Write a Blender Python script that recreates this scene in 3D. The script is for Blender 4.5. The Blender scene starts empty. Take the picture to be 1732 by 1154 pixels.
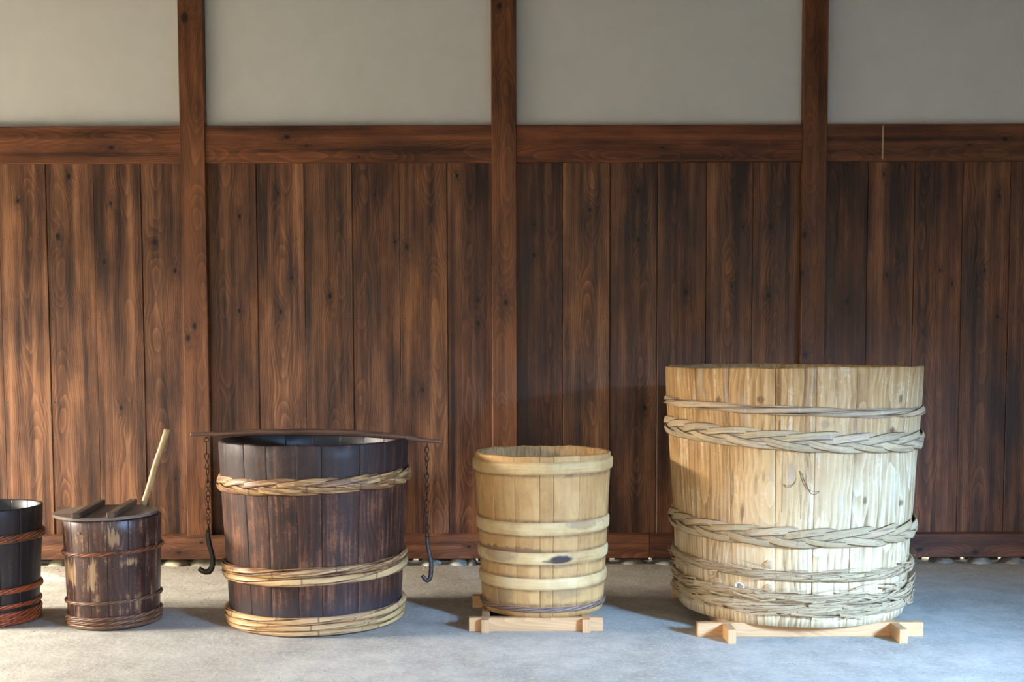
import bpy, bmesh, math, random
from mathutils import Vector, Matrix, Euler, noise as mn
PI = math.pi
random.seed(7)
S = bpy.context.scene
COL = S.collection

# ---------------------------------------------------------------- camera
F, H = 2000.0, 1.30
PITCH, ROLL = 0.0615, 0.0028
SHY = 0.0756
cam_d = bpy.data.cameras.new('camera'); cam = bpy.data.objects.new('camera', cam_d); COL.objects.link(cam)
cam_d.sensor_fit = 'HORIZONTAL'; cam_d.sensor_width = 36.0; cam_d.lens = 36.0 * F / 1732.0
cam_d.shift_y = SHY
CM = Matrix.Translation((0, 0, H)) @ Matrix.Rotation(PI/2 - PITCH, 4, 'X') @ Matrix.Rotation(-ROLL, 4, 'Z')
cam.matrix_world = CM
cam_d.clip_end = 100
S.camera = cam

# ---------------------------------------------------------------- world, sun, daylight at the openings, exposure
W = bpy.data.worlds.new('world'); S.world = W; W.use_nodes = True
bg = W.node_tree.nodes['Background']
bg.inputs[0].default_value = (1.0, 0.975, 0.925, 1); bg.inputs[1].default_value = 2.5
def area(name, loc, direction, sx, sy, power, color, spread=180):
    l = bpy.data.lights.new(name, 'AREA'); l.shape = 'RECTANGLE'; l.size = sx; l.size_y = sy
    l.energy = power; l.color = color; l.spread = math.radians(spread)
    o = bpy.data.objects.new(name, l); COL.objects.link(o); o.location = loc
    o.rotation_euler = Vector(direction).to_track_quat('-Z', 'Y').to_euler()
    return o
area('daylight_left_doorway', (-9.0, 5.1, 3.2), (1, 0.0, -0.42), 2.4, 2.2, 7000, (1.0, 0.92, 0.80))
area('blue_sky_lamp_front_right', (7.0, -2.6, 3.6), (-4.7, 7.6, -3.2), 1.6, 1.6, 430, (0.30, 0.56, 1.0), 42)  # area lamp added for blue sky light entering the open front from the right
sun = bpy.data.lights.new('sun', 'SUN'); sun.energy = 30.0; sun.color = (1, 0.93, 0.8); sun.angle = math.radians(0.6)
so = bpy.data.objects.new('sun', sun); COL.objects.link(so)
so.rotation_euler = Vector((0.72, -0.62, -0.058)).to_track_quat('-Z', 'Y').to_euler()
S.view_settings.view_transform = 'Standard'; S.view_settings.look = 'None'
S.view_settings.gamma = 1.0; S.view_settings.exposure = -0.12
try: S.view_settings.use_curve_mapping = False
except Exception: pass

# ---------------------------------------------------------------- pixel helpers (1732 x 1154 frame)
def ray(px, py):
    v = Vector(((px - 866.0) / F, -(py - (577.0 + SHY * 1732.0)) / F, -1.0))
    return (CM.to_3x3() @ v)
def pt(px, py, Y):
    d = ray(px, py); return Vector((0, 0, H)) + d * (Y / d.y)
def pz(px, py, z):
    d = ray(px, py); return Vector((0, 0, H)) + d * ((z - H) / d.z)

# ---------------------------------------------------------------- object helpers
def mesh(name, vs, fs, mat, parent=None, loc=(0, 0, 0), smooth=True, uvs=None, mat2=None):
    me = bpy.data.meshes.new(name); me.from_pydata([tuple(v) for v in vs], [], fs)
    if uvs is not None:
        uv = me.uv_layers.new(name='UVMap')
        for lp in me.loops: uv.data[lp.index].uv = uvs[lp.vertex_index]
    if smooth:
        for p in me.polygons: p.use_smooth = True
    me.materials.append(mat); me.update()
    if mat2:
        me.materials.append(mat2[0])
        for i in mat2[1]: me.polygons[i].material_index = 1
    o = bpy.data.objects.new(name, me); COL.objects.link(o); o.location = loc
    if parent: o.parent = parent
    return o
def from_bm(name, bm, mat, parent=None, loc=(0, 0, 0), smooth=False):
    me = bpy.data.meshes.new(name); bm.normal_update(); bm.to_mesh(me); bm.free()
    if smooth:
        for p in me.polygons: p.use_smooth = True
    me.materials.append(mat)
    o = bpy.data.objects.new(name, me); COL.objects.link(o); o.location = loc
    if parent: o.parent = parent
    return o
def tag(o, label=None, cat=None, group=None, kind=None):
    if label: o['label'] = label
    if cat: o['category'] = cat
    if group: o['group'] = group
    if kind: o['kind'] = kind
    return o
def empty(name, loc, label, cat, group=None, rot=0):
    o = bpy.data.objects.new(name, None); COL.objects.link(o); o.location = loc; o.rotation_euler = (0, 0, rot)
    o.empty_display_size = 0.1
    return tag(o, label, cat, group)
def box(name, sx, sy, sz, mat, parent=None, loc=(0, 0, 0), bevel=0.002, rot=None, seg=1):
    """box with its centre at loc"""
    bm = bmesh.new(); bmesh.ops.create_cube(bm, size=1)
    for v in bm.verts: v.co.x *= sx; v.co.y *= sy; v.co.z *= sz
    if bevel: bmesh.ops.bevel(bm, geom=bm.edges[:], offset=bevel, segments=seg, affect='EDGES', profile=0.5)
    o = from_bm(name, bm, mat, parent, loc)
    if rot is not None: o.rotation_euler = rot
    return o
def sweep(pts, radii, ns=8, closed=False, cap=True, squash=1.0):
    """round tube along points; returns verts, faces"""
    pts = [Vector(p) for p in pts]; n = len(pts); vs = []; fs = []
    if not hasattr(radii, '__len__'): radii = [radii] * n
    T = []
    for i in range(n):
        a = pts[(i-1) % n] if (closed or i > 0) else pts[0]
        b = pts[(i+1) % n] if (closed or i < n-1) else pts[-1]
        T.append((b - a).normalized())
    ref = Vector((0, 0, 1)) if abs(T[0].z) < 0.9 else Vector((0, 1, 0))
    N = (ref - T[0] * ref.dot(T[0])).normalized()
    for i in range(n):
        N = (N - T[i] * N.dot(T[i])).normalized(); B = T[i].cross(N)
        for k in range(ns):
            a = 2 * PI * k / ns
            vs.append(pts[i] + (N * math.cos(a) * squash + B * math.sin(a)) * radii[i])
    m = n if closed else n - 1
    for i in range(m):
        for k in range(ns):
            j = (i + 1) % n
            fs.append((i*ns+k, i*ns+(k+1) % ns, j*ns+(k+1) % ns, j*ns+k))
    if cap and not closed:
        fs.append(tuple(range(ns-1, -1, -1))); fs.append(tuple((n-1)*ns+k for k in range(ns)))
    return vs, fs
def fnz(x, y, z=0.0, s=0):
    return mn.noise(Vector((x + s * 13.7, y + s * 5.1, z + s * 3.3)))

# ---------------------------------------------------------------- node helper
class NB:
    def __init__(s, name, rough=0.6, spec=0.4):
        s.m = bpy.data.materials.new(name); s.m.use_nodes = True; s.t = s.m.node_tree
        s.b = s.t.nodes['Principled BSDF']; s.b.inputs['Roughness'].default_value = rough
        s.b.inputs['Specular IOR Level'].default_value = spec
        s._tc = None; s._oi = None
    def n(s, ty): return s.t.nodes.new(ty)
    def put(s, sock, v):
        if isinstance(v, bpy.types.NodeSocket): s.t.links.new(v, sock)
        elif hasattr(v, '__len__') and sock.type == 'RGBA' and len(v) == 3: sock.default_value = (*v, 1)
        else: sock.default_value = v
    def tc(s, w='Object'):
        if not s._tc: s._tc = s.n('ShaderNodeTexCoord')
        return s._tc.outputs[w]
    def oi(s, w='Random'):
        if not s._oi: s._oi = s.n('ShaderNodeObjectInfo')
        return s._oi.outputs[w]
    def M(s, op, a, b=None, c=None, clamp=False):
        n = s.n('ShaderNodeMath'); n.operation = op; n.use_clamp = clamp
        for i, v in enumerate((a, b, c)):
            if v is not None: s.put(n.inputs[i], v)
        return n.outputs[0]
    def V(s, op, a, b=None):
        n = s.n('ShaderNodeVectorMath'); n.operation = op; s.put(n.inputs[0], a)
        if b is not None: s.put(n.inputs[1], b)
        return n.outputs[0]
    def sep(s, v):
        n = s.n('ShaderNodeSeparateXYZ'); s.put(n.inputs[0], v); return n.outputs
    def comb(s, x, y, z):
        n = s.n('ShaderNodeCombineXYZ')
        for i, v in enumerate((x, y, z)): s.put(n.inputs[i], v)
        return n.outputs[0]
    def noise(s, vec, scale=1.0, detail=3, rough=0.55, dist=0.0):
        n = s.n('ShaderNodeTexNoise'); s.put(n.inputs['Vector'], vec); n.inputs['Scale'].default_value = scale
        n.inputs['Detail'].default_value = detail; n.inputs['Roughness'].default_value = rough
        n.inputs['Distortion'].default_value = dist
        return n.outputs[0]
    def vor(s, vec, scale=1.0, feature='F1', rnd=1.0):
        n = s.n('ShaderNodeTexVoronoi'); n.feature = feature; s.put(n.inputs['Vector'], vec)
        n.inputs['Scale'].default_value = scale; n.inputs['Randomness'].default_value = rnd
        return n.outputs[0]
    def mr(s, v, a, b, c=0.0, d=1.0, smooth=False):
        n = s.n('ShaderNodeMapRange'); s.put(n.inputs[0], v)
        if smooth: n.interpolation_type = 'SMOOTHSTEP'
        for i, x in enumerate((a, b, c, d)): s.put(n.inputs[i+1], x)
        return n.outputs[0]
    def mix(s, f, a, b, mode='MIX'):
        n = s.n('ShaderNodeMix'); n.data_type = 'RGBA'; n.blend_type = mode
        s.put(n.inputs[0], f); s.put(n.inputs[6], a); s.put(n.inputs[7], b); return n.outputs[2]
    def ramp(s, f, stops):
        n = s.n('ShaderNodeValToRGB'); s.put(n.inputs[0], f); e = n.color_ramp.elements
        while len(e) < len(stops): e.new(0.5)
        for i, (p, c) in enumerate(stops): e[i].position = p; e[i].color = (*c, 1)
        return n.outputs[0]
    def attr(s, name, ty='OBJECT'):
        n = s.n('ShaderNodeAttribute'); n.attribute_type = ty; n.attribute_name = name; return n.outputs
    def bump(s, h, strength=0.3, dist=0.002):
        n = s.n('ShaderNodeBump'); s.put(n.inputs['Height'], h); n.inputs['Strength'].default_value = strength
        n.inputs['Distance'].default_value = dist; s.t.links.new(n.outputs[0], s.b.inputs['Normal'])
    def done(s, col, rough=None):
        s.put(s.b.inputs['Base Color'], col)
        if rough is not None: s.put(s.b.inputs['Roughness'], rough)
        return s.m

def wood_planar(name, dark, mid, light, freq=120, rough=(0.42, 0.62), axis='z', bmp=0.25, streak=1.0, spec=0.35, useKnots=True, ringamp=1.0):
    """flat sawn board: growth rings around a wandering pith, bent around knots held as object properties k1..k3 (across, along, size)"""
    b = NB(name, 0.5, spec)
    x, y, z = b.sep(b.tc())
    if axis == 'x': a, l = z, x
    elif axis == 'y': a, l = x, y
    else: a, l = x, z
    rnd = b.oi(); sd = b.M('MULTIPLY', rnd, 91.7)
    wob = b.noise(b.comb(sd, b.M('MULTIPLY', l, 0.9), 0.0), 1.0, 2)
    wob2 = b.noise(b.comb(b.M('ADD', sd, 17.3), b.M('MULTIPLY', l, 1.3), 4.0), 1.0, 2)
    x0 = b.M('ADD', b.M('MULTIPLY', b.M('SUBTRACT', wob, 0.5), 0.16), b.M('MULTIPLY', b.M('SUBTRACT', b.M('FRACT', b.M('MULTIPLY', rnd, 57.31)), 0.5), 0.16))
    d0 = b.M('ADD', 0.012, b.M('MULTIPLY', wob2, 0.13))
    dx = b.M('SUBTRACT', a, x0)
    r = b.M('SQRT', b.M('ADD', b.M('MULTIPLY', dx, dx), b.M('MULTIPLY', d0, d0)))
    fine = b.noise(b.comb(b.M('ADD', b.M('MULTIPLY', a, 12), sd), b.M('MULTIPLY', l, 1.4), 0.0), 1.0, 2)
    r = b.M('ADD', r, b.M('MULTIPLY', fine, 0.016))
    kn = b.mr(b.noise(b.comb(b.M('MULTIPLY', a, 55), b.M('MULTIPLY', l, 35), sd), 1.0, 3, 0.7), 0.3, 0.7, 0.35, 1.9)
    kd = 0.0
    halo = 0.0
    if useKnots:
        for k in ('k1', 'k2', 'k3'):
            kx, kl, ks = b.sep(b.attr(k)[1])
            ex = b.M('DIVIDE', b.M('SUBTRACT', a, kx), b.M('MAXIMUM', ks, 0.0005))
            ez = b.M('DIVIDE', b.M('SUBTRACT', l, kl), b.M('MAXIMUM', ks, 0.0005))
            e2 = b.M('ADD', b.M('MULTIPLY', ex, ex), b.M('MULTIPLY', b.M('MULTIPLY', ez, ez), 0.45))
            e2w = b.M('ADD', b.M('MULTIPLY', b.M('MULTIPLY', ex, ex), 0.12), b.M('MULTIPLY', b.M('MULTIPLY', ez, ez), 0.018))
            core = b.M('EXPONENT', b.M('MULTIPLY', b.M('MULTIPLY', e2, kn), -1.0)); wide = b.M('EXPONENT', b.M('MULTIPLY', e2w, -1.0))
            r = b.M('ADD', r, b.M('MULTIPLY', b.M('MULTIPLY', wide, ks), 1.8))
            kd = b.M('MAXIMUM', kd, core); halo = b.M('MAXIMUM', halo, wide)
    ph = b.M('FRACT', b.M('MULTIPLY', r, freq))
    ring = b.M('POWER', ph, 2.2)                                      # slow earlywood, sharp latewood edge
    stk = b.noise(b.comb(b.M('ADD', b.M('MULTIPLY', a, 17), sd), b.M('MULTIPLY', l, 0.40), 7.0), 1.0, 4, 0.6, 0.3)
    fib = b.noise(b.comb(b.M('ADD', b.M('MULTIPLY', a, 520), sd), b.M('MULTIPLY', l, 6.0), 2.0), 1.0, 2)
    blot = b.noise(b.comb(b.M('ADD', b.M('MULTIPLY', a, 9), sd), b.M('MULTIPLY', l, 1.7), 11.0), 1.0, 4, 0.6)
    f = b.M('ADD', b.M('MULTIPLY', ring, 0.26 * ringamp), b.M('MULTIPLY', b.M('SUBTRACT', stk, 0.5), 2.5 * streak))
    f = b.M('ADD', f, b.M('MULTIPLY', b.M('SUBTRACT', blot, 0.5), 1.5))
    f = b.M('ADD', f, b.M('MULTIPLY', b.M('SUBTRACT', fib, 0.5), 0.55))
    f = b.M('ADD', f, 0.38)
    col = b.ramp(f, [(0.0, dark), (0.5, mid), (1.0, light)])
    hot = tuple(min(1, c * m) for c, m in zip(light, (1.25, 0.95, 0.7)))
    col = b.mix(b.M('MULTIPLY', b.M('MULTIPLY', ring, b.mr(blot, 0.50, 0.66)), 0.5), col, hot)
    col = b.mix(b.M('MULTIPLY', b.M('MULTIPLY', halo, kn), 0.5), col, dark)
    col = b.mix(b.mr(kd, 0.25, 0.75), col, tuple(c * 0.25 for c in dark))
    col = b.mix(1.0, col, b.oi('Color'), 'MULTIPLY')
    b.bump(b.M('ADD', b.M('MULTIPLY', ring, -0.5), b.M('MULTIPLY', fib, 0.6)), bmp, 0.0015)
    return b.done(col, b.mr(blot, 0.3, 0.7, rough[0], rough[1]))

M = {}
M['plank'] = wood_planar('plank_wood', (0.026, 0.011, 0.007), (0.132, 0.055, 0.025), (0.31, 0.150, 0.073), 115, (0.36, 0.55), streak=0.9)
M['post'] = wood_planar('post_wood', (0.050, 0.019, 0.009), (0.170, 0.068, 0.028), (0.30, 0.130, 0.055), 120, (0.38, 0.55), streak=0.6)
M['rail'] = wood_planar('rail_wood', (0.045, 0.016, 0.008), (0.150, 0.052, 0.020), (0.29, 0.110, 0.045), 120, (0.36, 0.55), axis='x', streak=0.8)
M['sill'] = wood_planar('sill_wood', (0.042, 0.016, 0.009), (0.125, 0.048, 0.022), (0.25, 0.110, 0.055), 110, (0.40, 0.6), axis='x', streak=0.7)
M['newx'] = wood_planar('new_pine_across', (0.40, 0.205, 0.085), (0.54, 0.295, 0.13), (0.64, 0.38, 0.19), 150, (0.55, 0.7), axis='x', bmp=0.08, streak=0.4, useKnots=False, ringamp=1.5)
M['newy'] = wood_planar('new_pine_lengthwise', (0.38, 0.205, 0.085), (0.52, 0.29, 0.13), (0.62, 0.37, 0.19), 150, (0.55, 0.7), axis='y', bmp=0.08, streak=0.4, useKnots=False, ringamp=1.5)
M['lidwood'] = wood_planar('weathered_lid_wood', (0.065, 0.048, 0.038), (0.19, 0.145, 0.115), (0.34, 0.28, 0.23), 140, (0.38, 0.55), axis='x', streak=0.9, useKnots=False)
M['batten'] = wood_planar('lid_batten_wood', (0.040, 0.026, 0.018), (0.105, 0.072, 0.048), (0.21, 0.155, 0.11), 140, (0.4, 0.6), axis='y', streak=0.8, useKnots=False)

def plaster():
    b = NB('lime_plaster', 0.85, 0.2)
    p = b.tc()
    n1 = b.noise(p, 0.9, 4, 0.6); n2 = b.noise(p, 9, 4, 0.6); n3 = b.noise(p, 160, 2)
    col = b.ramp(b.M('ADD', b.M('MULTIPLY', n1, 0.7), b.M('MULTIPLY', n2, 0.3)), [(0.3, (0.60, 0.585, 0.54)), (0.7, (0.68, 0.665, 0.62))])
    b.bump(b.M('ADD', n2, b.M('MULTIPLY', n3, 0.3)), 0.12, 0.002)
    return b.done(col)
M['plaster'] = plaster()

def floor_mat():
    b = NB('earthen_floor', 0.85, 0.25)
    p = b.tc(); x, y, z = b.sep(p)
    warp = b.comb(x, b.M('MULTIPLY', y, 1.0), 0.0)
    n1 = b.noise(warp, 0.9, 5, 0.6, 0.6); n2 = b.noise(warp, 7, 5, 0.65); n3 = b.noise(warp, 46, 3, 0.6)
    n4 = b.noise(warp, 260, 2, 0.6)
    spk = b.vor(warp, 95); pit = b.vor(b.V('ADD', warp, (7.1, 3.3, 0)), 34)
    f = b.M('ADD', b.M('MULTIPLY', n1, 0.55), b.M('MULTIPLY', n2, 0.45))
    col = b.ramp(f, [(0.32, (0.27, 0.25, 0.21)), (0.5, (0.41, 0.39, 0.335)), (0.68, (0.58, 0.55, 0.475))])
    col = b.mix(b.mr(n3, 0.48, 0.72, 0, 0.6), col, (0.60, 0.55, 0.45))
    col = b.mix(b.M('MULTIPLY', b.mr(spk, 0.0, 0.22, 1, 0), b.mr(n2, 0.45, 0.6)), col, (0.70, 0.63, 0.50))
    pm = b.M('MULTIPLY', b.mr(pit, 0.0, 0.16, 1, 0), b.mr(b.noise(warp, 5, 3), 0.46, 0.56))
    col = b.mix(b.M('MULTIPLY', pm, 0.9), col, (0.10, 0.085, 0.07))
    # loose brown soil close to the wall
    soil = b.mr(b.M('ADD', y, b.M('MULTIPLY', b.noise(warp, 3.0, 4), 0.5)), 6.72, 7.1)
    col = b.mix(b.M('MULTIPLY', soil, 0.6), col, (0.33, 0.27, 0.19))
    h = b.M('ADD', b.M('MULTIPLY', n2, 1.8), b.M('MULTIPLY', n3, 0.55))
    h = b.M('ADD', h, b.M('MULTIPLY', n4, 0.12)); h = b.M('SUBTRACT', h, b.M('MULTIPLY', pm, 0.7))
    b.bump(h, 0.5, 0.008)
    return b.done(col)
M['floor'] = floor_mat()

def stone_mat():
    b = NB('river_stone', 0.7, 0.35)
    p = b.tc(); n = b.noise(b.V('ADD', p, b.comb(b.M('MULTIPLY', b.oi(), 40), 0.0, 0.0)), 9, 5, 0.65); n2 = b.noise(p, 90, 3)
    col = b.ramp(b.M('ADD', b.M('MULTIPLY', n, 0.8), b.M('MULTIPLY', n2, 0.2)), [(0.35, (0.17, 0.17, 0.16)), (0.62, (0.46, 0.45, 0.40))])
    col = b.mix(1.0, col, b.oi('Color'), 'MULTIPLY')
    b.bump(n2, 0.3, 0.003); return b.done(col)
M['stone'] = stone_mat()

def cyl_wood(name, base, dark, light, worn, worn_amt, freq=60, rough=(0.35, 0.6), bmp=0.3, spec=0.4, grain=1.0, mottled=1.0, topcol=None, ztop=(0.8, 1.2), seamdark=0.5, hz=1.0):
    """staves: object space, z up along the grain; worn patches run with the grain"""
    b = NB(name, 0.5, spec)
    p = b.tc(); x, y, z = b.sep(p)
    rnd = b.oi(); sd = b.M('MULTIPLY', rnd, 77.0)
    g = b.attr('UVMap', 'GEOMETRY')[1]; u, v, _ = b.sep(g)           # u: metres across the stave from its middle, v: height
    wob = b.noise(b.comb(sd, b.M('MULTIPLY', v, 1.6), 0.0), 1.0, 2); wob2 = b.noise(b.comb(b.M('ADD', sd, 5.0), b.M('MULTIPLY', v, 1.5), 3.0), 1.0, 2)
    dx = b.M('SUBTRACT', u, b.M('MULTIPLY', b.M('SUBTRACT', b.M('FRACT', b.M('MULTIPLY', rnd, 31.7)), b.M('ADD', 0.1, b.M('MULTIPLY', wob, 0.8))), 0.2))
    d0 = b.M('ADD', 0.01, b.M('MULTIPLY', wob2, 0.14))
    r = b.M('SQRT', b.M('ADD', b.M('MULTIPLY', dx, dx), b.M('MULTIPLY', d0, d0)))
    r = b.M('ADD', r, b.M('MULTIPLY', b.noise(b.comb(b.M('ADD', b.M('MULTIPLY', u, 14), sd), b.M('MULTIPLY', v, 2.2), 0.0), 1.0, 3), 0.03))
    ring = b.M('POWER', b.M('FRACT', b.M('MULTIPLY', r, freq)), 2.0)
    stk = b.noise(b.comb(b.M('ADD', b.M('MULTIPLY', u, 45), sd), b.M('MULTIPLY', v, 1.6 * hz), 5.0), 1.0, 4, 0.6, 0.3)
    fib = b.noise(b.comb(b.M('ADD', b.M('MULTIPLY', u, 420), sd), b.M('MULTIPLY', v, 9.0), 5.0), 1.0, 3)
    blot = b.noise(b.V('ADD', p, b.comb(sd, 0.0, 0.0)), 5.5, 5, 0.65)
    sp = b.noise(p, 60, 4, 0.7)
    f = b.M('ADD', b.M('MULTIPLY', ring, 0.35 * grain), b.M('MULTIPLY', b.M('SUBTRACT', stk, 0.5), 1.5 * grain))
    f = b.M('ADD', f, b.M('MULTIPLY', b.M('SUBTRACT', blot, 0.5), 1.3 * mottled))
    f = b.M('ADD', f, b.M('ADD', 0.38, b.M('MULTIPLY', b.M('SUBTRACT', rnd, 0.5), 0.18)))
    col = b.ramp(f, [(0.0, dark), (0.5, base), (1.0, light)])
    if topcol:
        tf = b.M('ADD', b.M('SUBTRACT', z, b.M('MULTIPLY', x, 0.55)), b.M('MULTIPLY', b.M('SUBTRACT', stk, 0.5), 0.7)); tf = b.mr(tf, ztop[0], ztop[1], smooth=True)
        col = b.mix(b.M('MULTIPLY', tf, 0.85), col, b.mix(1.0, col, topcol, 'MULTIPLY'))  # honey tone up and left: weathering plus warm light put into the colour
    wm = b.M('ADD', b.M('MULTIPLY', stk, 0.55), b.M('ADD', b.M('MULTIPLY', blot, 0.45), b.M('MULTIPLY', b.M('SUBTRACT', sp, 0.5), 0.22)))
    wm = b.mr(wm, 0.60 - worn_amt * 0.12, 0.70 - worn_amt * 0.10)
    col = b.mix(b.M('MULTIPLY', wm, 0.85), col, worn)
    col = b.mix(b.mr(sp, 0.64, 0.72, 0, 0.5), col, worn)
    b.bump(b.M('ADD', b.M('MULTIPLY', ring, -0.5 * grain), b.M('ADD', b.M('MULTIPLY', fib, 0.5), b.M('MULTIPLY', blot, 0.6))), bmp, 0.003)
    return b, col, b.mr(blot, 0.3, 0.7, rough[0], rough[1]), (x, y, z)
def stain(b, col, P, pos, rad, c, amt=0.9, warp=0.4, streaky=False):
    """a soaked stain of its own shape at pos (x, z in tub space, front side)"""
    x, y, z = P
    ex = b.M('DIVIDE', b.M('SUBTRACT', x, pos[0]), rad[0]); ez = b.M('DIVIDE', b.M('SUBTRACT', z, pos[1]), rad[1])
    e = b.M('SQRT', b.M('ADD', b.M('MULTIPLY', ex, ex), b.M('MULTIPLY', ez, ez)))
    e = b.M('ADD', e, b.M('MULTIPLY', b.M('SUBTRACT', b.noise(b.comb(x, y, b.M('MULTIPLY', z, 0.12)), 75, 4) if streaky else b.noise(b.comb(x, y, z), 28, 4), 0.5), warp * (5 if streaky else 2)))
    m = b.M('MULTIPLY', b.mr(e, 0.55, 1.15, amt, 0.0, True), b.mr(y, -0.05, 0.05, 1, 0))
    return b.mix(m, col, c)

def tubmat(kind):
    if kind == 'dark':
        b, c, r, P = cyl_wood('dark_worn_staves', (0.052, 0.019, 0.011), (0.015, 0.009, 0.007), (0.12, 0.042, 0.020), (0.20, 0.082, 0.036), 0.60, 60, (0.42, 0.62), 0.35, 0.33)
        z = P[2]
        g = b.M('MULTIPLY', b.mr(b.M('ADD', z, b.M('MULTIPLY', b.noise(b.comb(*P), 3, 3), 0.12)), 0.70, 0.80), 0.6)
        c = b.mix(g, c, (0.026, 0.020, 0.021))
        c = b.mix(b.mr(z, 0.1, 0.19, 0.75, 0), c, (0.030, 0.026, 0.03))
    elif kind == 'lidded':
        b, c, r, P = cyl_wood('lacquered_worn_staves', (0.048, 0.018, 0.013), (0.017, 0.009, 0.009), (0.105, 0.036, 0.02), (0.36, 0.215, 0.11), 0.42, 50, (0.25, 0.42), 0.25, 0.5, hz=1.5)
        for px_, z_, rx, rz in ((0.075, 0.43, 0.03, 0.05), (-0.165, 0.27, 0.03, 0.05), (-0.03, 0.23, 0.018, 0.085), (0.13, 0.31, 0.03, 0.022), (-0.125, 0.25, 0.015, 0.06)):
            x = P[0]; cm = (0.38, 0.235, 0.12)
            c = stain(b, c, P, (px_, z_), (rx, rz), cm, 0.75, 0.9, True)
    elif kind == 'black':
        b, c, r, P = cyl_wood('blackened_staves', (0.020, 0.014, 0.013), (0.010, 0.008, 0.009), (0.038, 0.024, 0.02), (0.10, 0.05, 0.035), 0.05, 60, (0.38, 0.5), 0.15, 0.35, mottled=0.5)
    elif kind == 'honey':
        b, c, r, P = cyl_wood('honey_staves', (0.54, 0.305, 0.11), (0.34, 0.165, 0.055), (0.68, 0.44, 0.20), (0.56, 0.31, 0.12), 0.12, 34, (0.5, 0.7), 0.4, 0.3, grain=0.35, mottled=1.0)
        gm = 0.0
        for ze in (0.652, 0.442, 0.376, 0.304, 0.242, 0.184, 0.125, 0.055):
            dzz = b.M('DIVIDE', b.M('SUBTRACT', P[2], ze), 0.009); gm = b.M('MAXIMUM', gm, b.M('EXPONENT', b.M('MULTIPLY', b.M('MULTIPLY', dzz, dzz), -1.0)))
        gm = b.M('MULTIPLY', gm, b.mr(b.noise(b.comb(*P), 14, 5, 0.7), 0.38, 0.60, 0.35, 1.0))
        c = b.mix(gm, c, (0.19, 0.10, 0.045))  # grime at the band edges, deepened to paint in their thin shadows
        sp2 = b.noise(b.comb(P[0], P[1], b.M('MULTIPLY', P[2], 0.5)), 38, 5, 0.75); c = b.mix(b.mr(sp2, 0.58, 0.68, 0, 0.55), c, (0.36, 0.19, 0.07))
        c = stain(b, c, P, (-0.14, 0.305), (0.20, 0.022), (0.17, 0.085, 0.045), 0.75, 0.9)
        c = stain(b, c, P, (0.05, 0.245), (0.07, 0.02), (0.22, 0.13, 0.07), 0.5, 0.9)
        c = stain(b, c, P, (0.10, 0.115), (0.09, 0.035), (0.27, 0.17, 0.075), 0.6, 0.9)
        c = stain(b, c, P, (-0.20, 0.09), (0.06, 0.05), (0.27, 0.18, 0.09), 0.6, 0.9)
    elif kind == 'big':
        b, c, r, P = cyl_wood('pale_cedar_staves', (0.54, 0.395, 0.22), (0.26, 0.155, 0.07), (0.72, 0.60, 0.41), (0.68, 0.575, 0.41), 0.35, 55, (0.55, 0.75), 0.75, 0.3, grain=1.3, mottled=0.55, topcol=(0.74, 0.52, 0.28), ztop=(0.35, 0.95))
        for pos, rad in (((-0.27, 0.63), (0.012, 0.05)), ((-0.24, 0.665), (0.012, 0.035)), ((-0.36, 0.60), (0.008, 0.09)), ((0.01, 0.895), (0.03, 0.02)), ((0.37, 1.00), (0.012, 0.02)), ((-0.42, 0.99), (0.016, 0.022)), ((-0.26, 1.0), (0.02, 0.015)), ((0.33, 0.86), (0.02, 0.012)), ((-0.32, 0.5), (0.012, 0.05)), ((0.40, 0.53), (0.02, 0.015)), ((-0.13, 0.69), (0.02, 0.04)), ((0.2, 0.56), (0.012, 0.02))):
            c = stain(b, c, P, pos, (rad[0] * .8, rad[1] * 1.1), (0.10, 0.05, 0.025), 0.75, 0.35, True)
        c = stain(b, c, P, (-0.2, 0.55), (0.14, 0.40), (0.66, 0.43, 0.20), 0.5, 0.5, True)
        c = stain(b, c, P, (0.03, 0.7), (0.09, 0.40), (0.62, 0.42, 0.22), 0.5, 0.5, True)
        g2 = b.sep(b.attr('UVMap', 'GEOMETRY')[1]); sd2 = b.M('MULTIPLY', b.oi(), 43.0)
        cr = b.noise(b.comb(b.M('ADD', b.M('MULTIPLY', g2[0], 230), sd2), b.M('MULTIPLY', g2[1], 3.2), sd2), 1.0, 3, 0.6)
        c = b.mix(b.mr(cr, 0.64, 0.74, 0, 0.75), c, (0.22, 0.13, 0.07))
        gr = b.noise(b.comb(b.M('ADD', b.M('MULTIPLY', g2[0], 14), sd2), b.M('MULTIPLY', g2[1], 2.4), 3.0), 1.0, 4, 0.65)
        c = b.mix(b.mr(gr, 0.58, 0.70, 0, 0.55), c, (0.42, 0.37, 0.31))
    return b.done(c, r)
for k in ('dark', 'lidded', 'black', 'honey', 'big'): M['stave_' + k] = tubmat(k)

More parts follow.
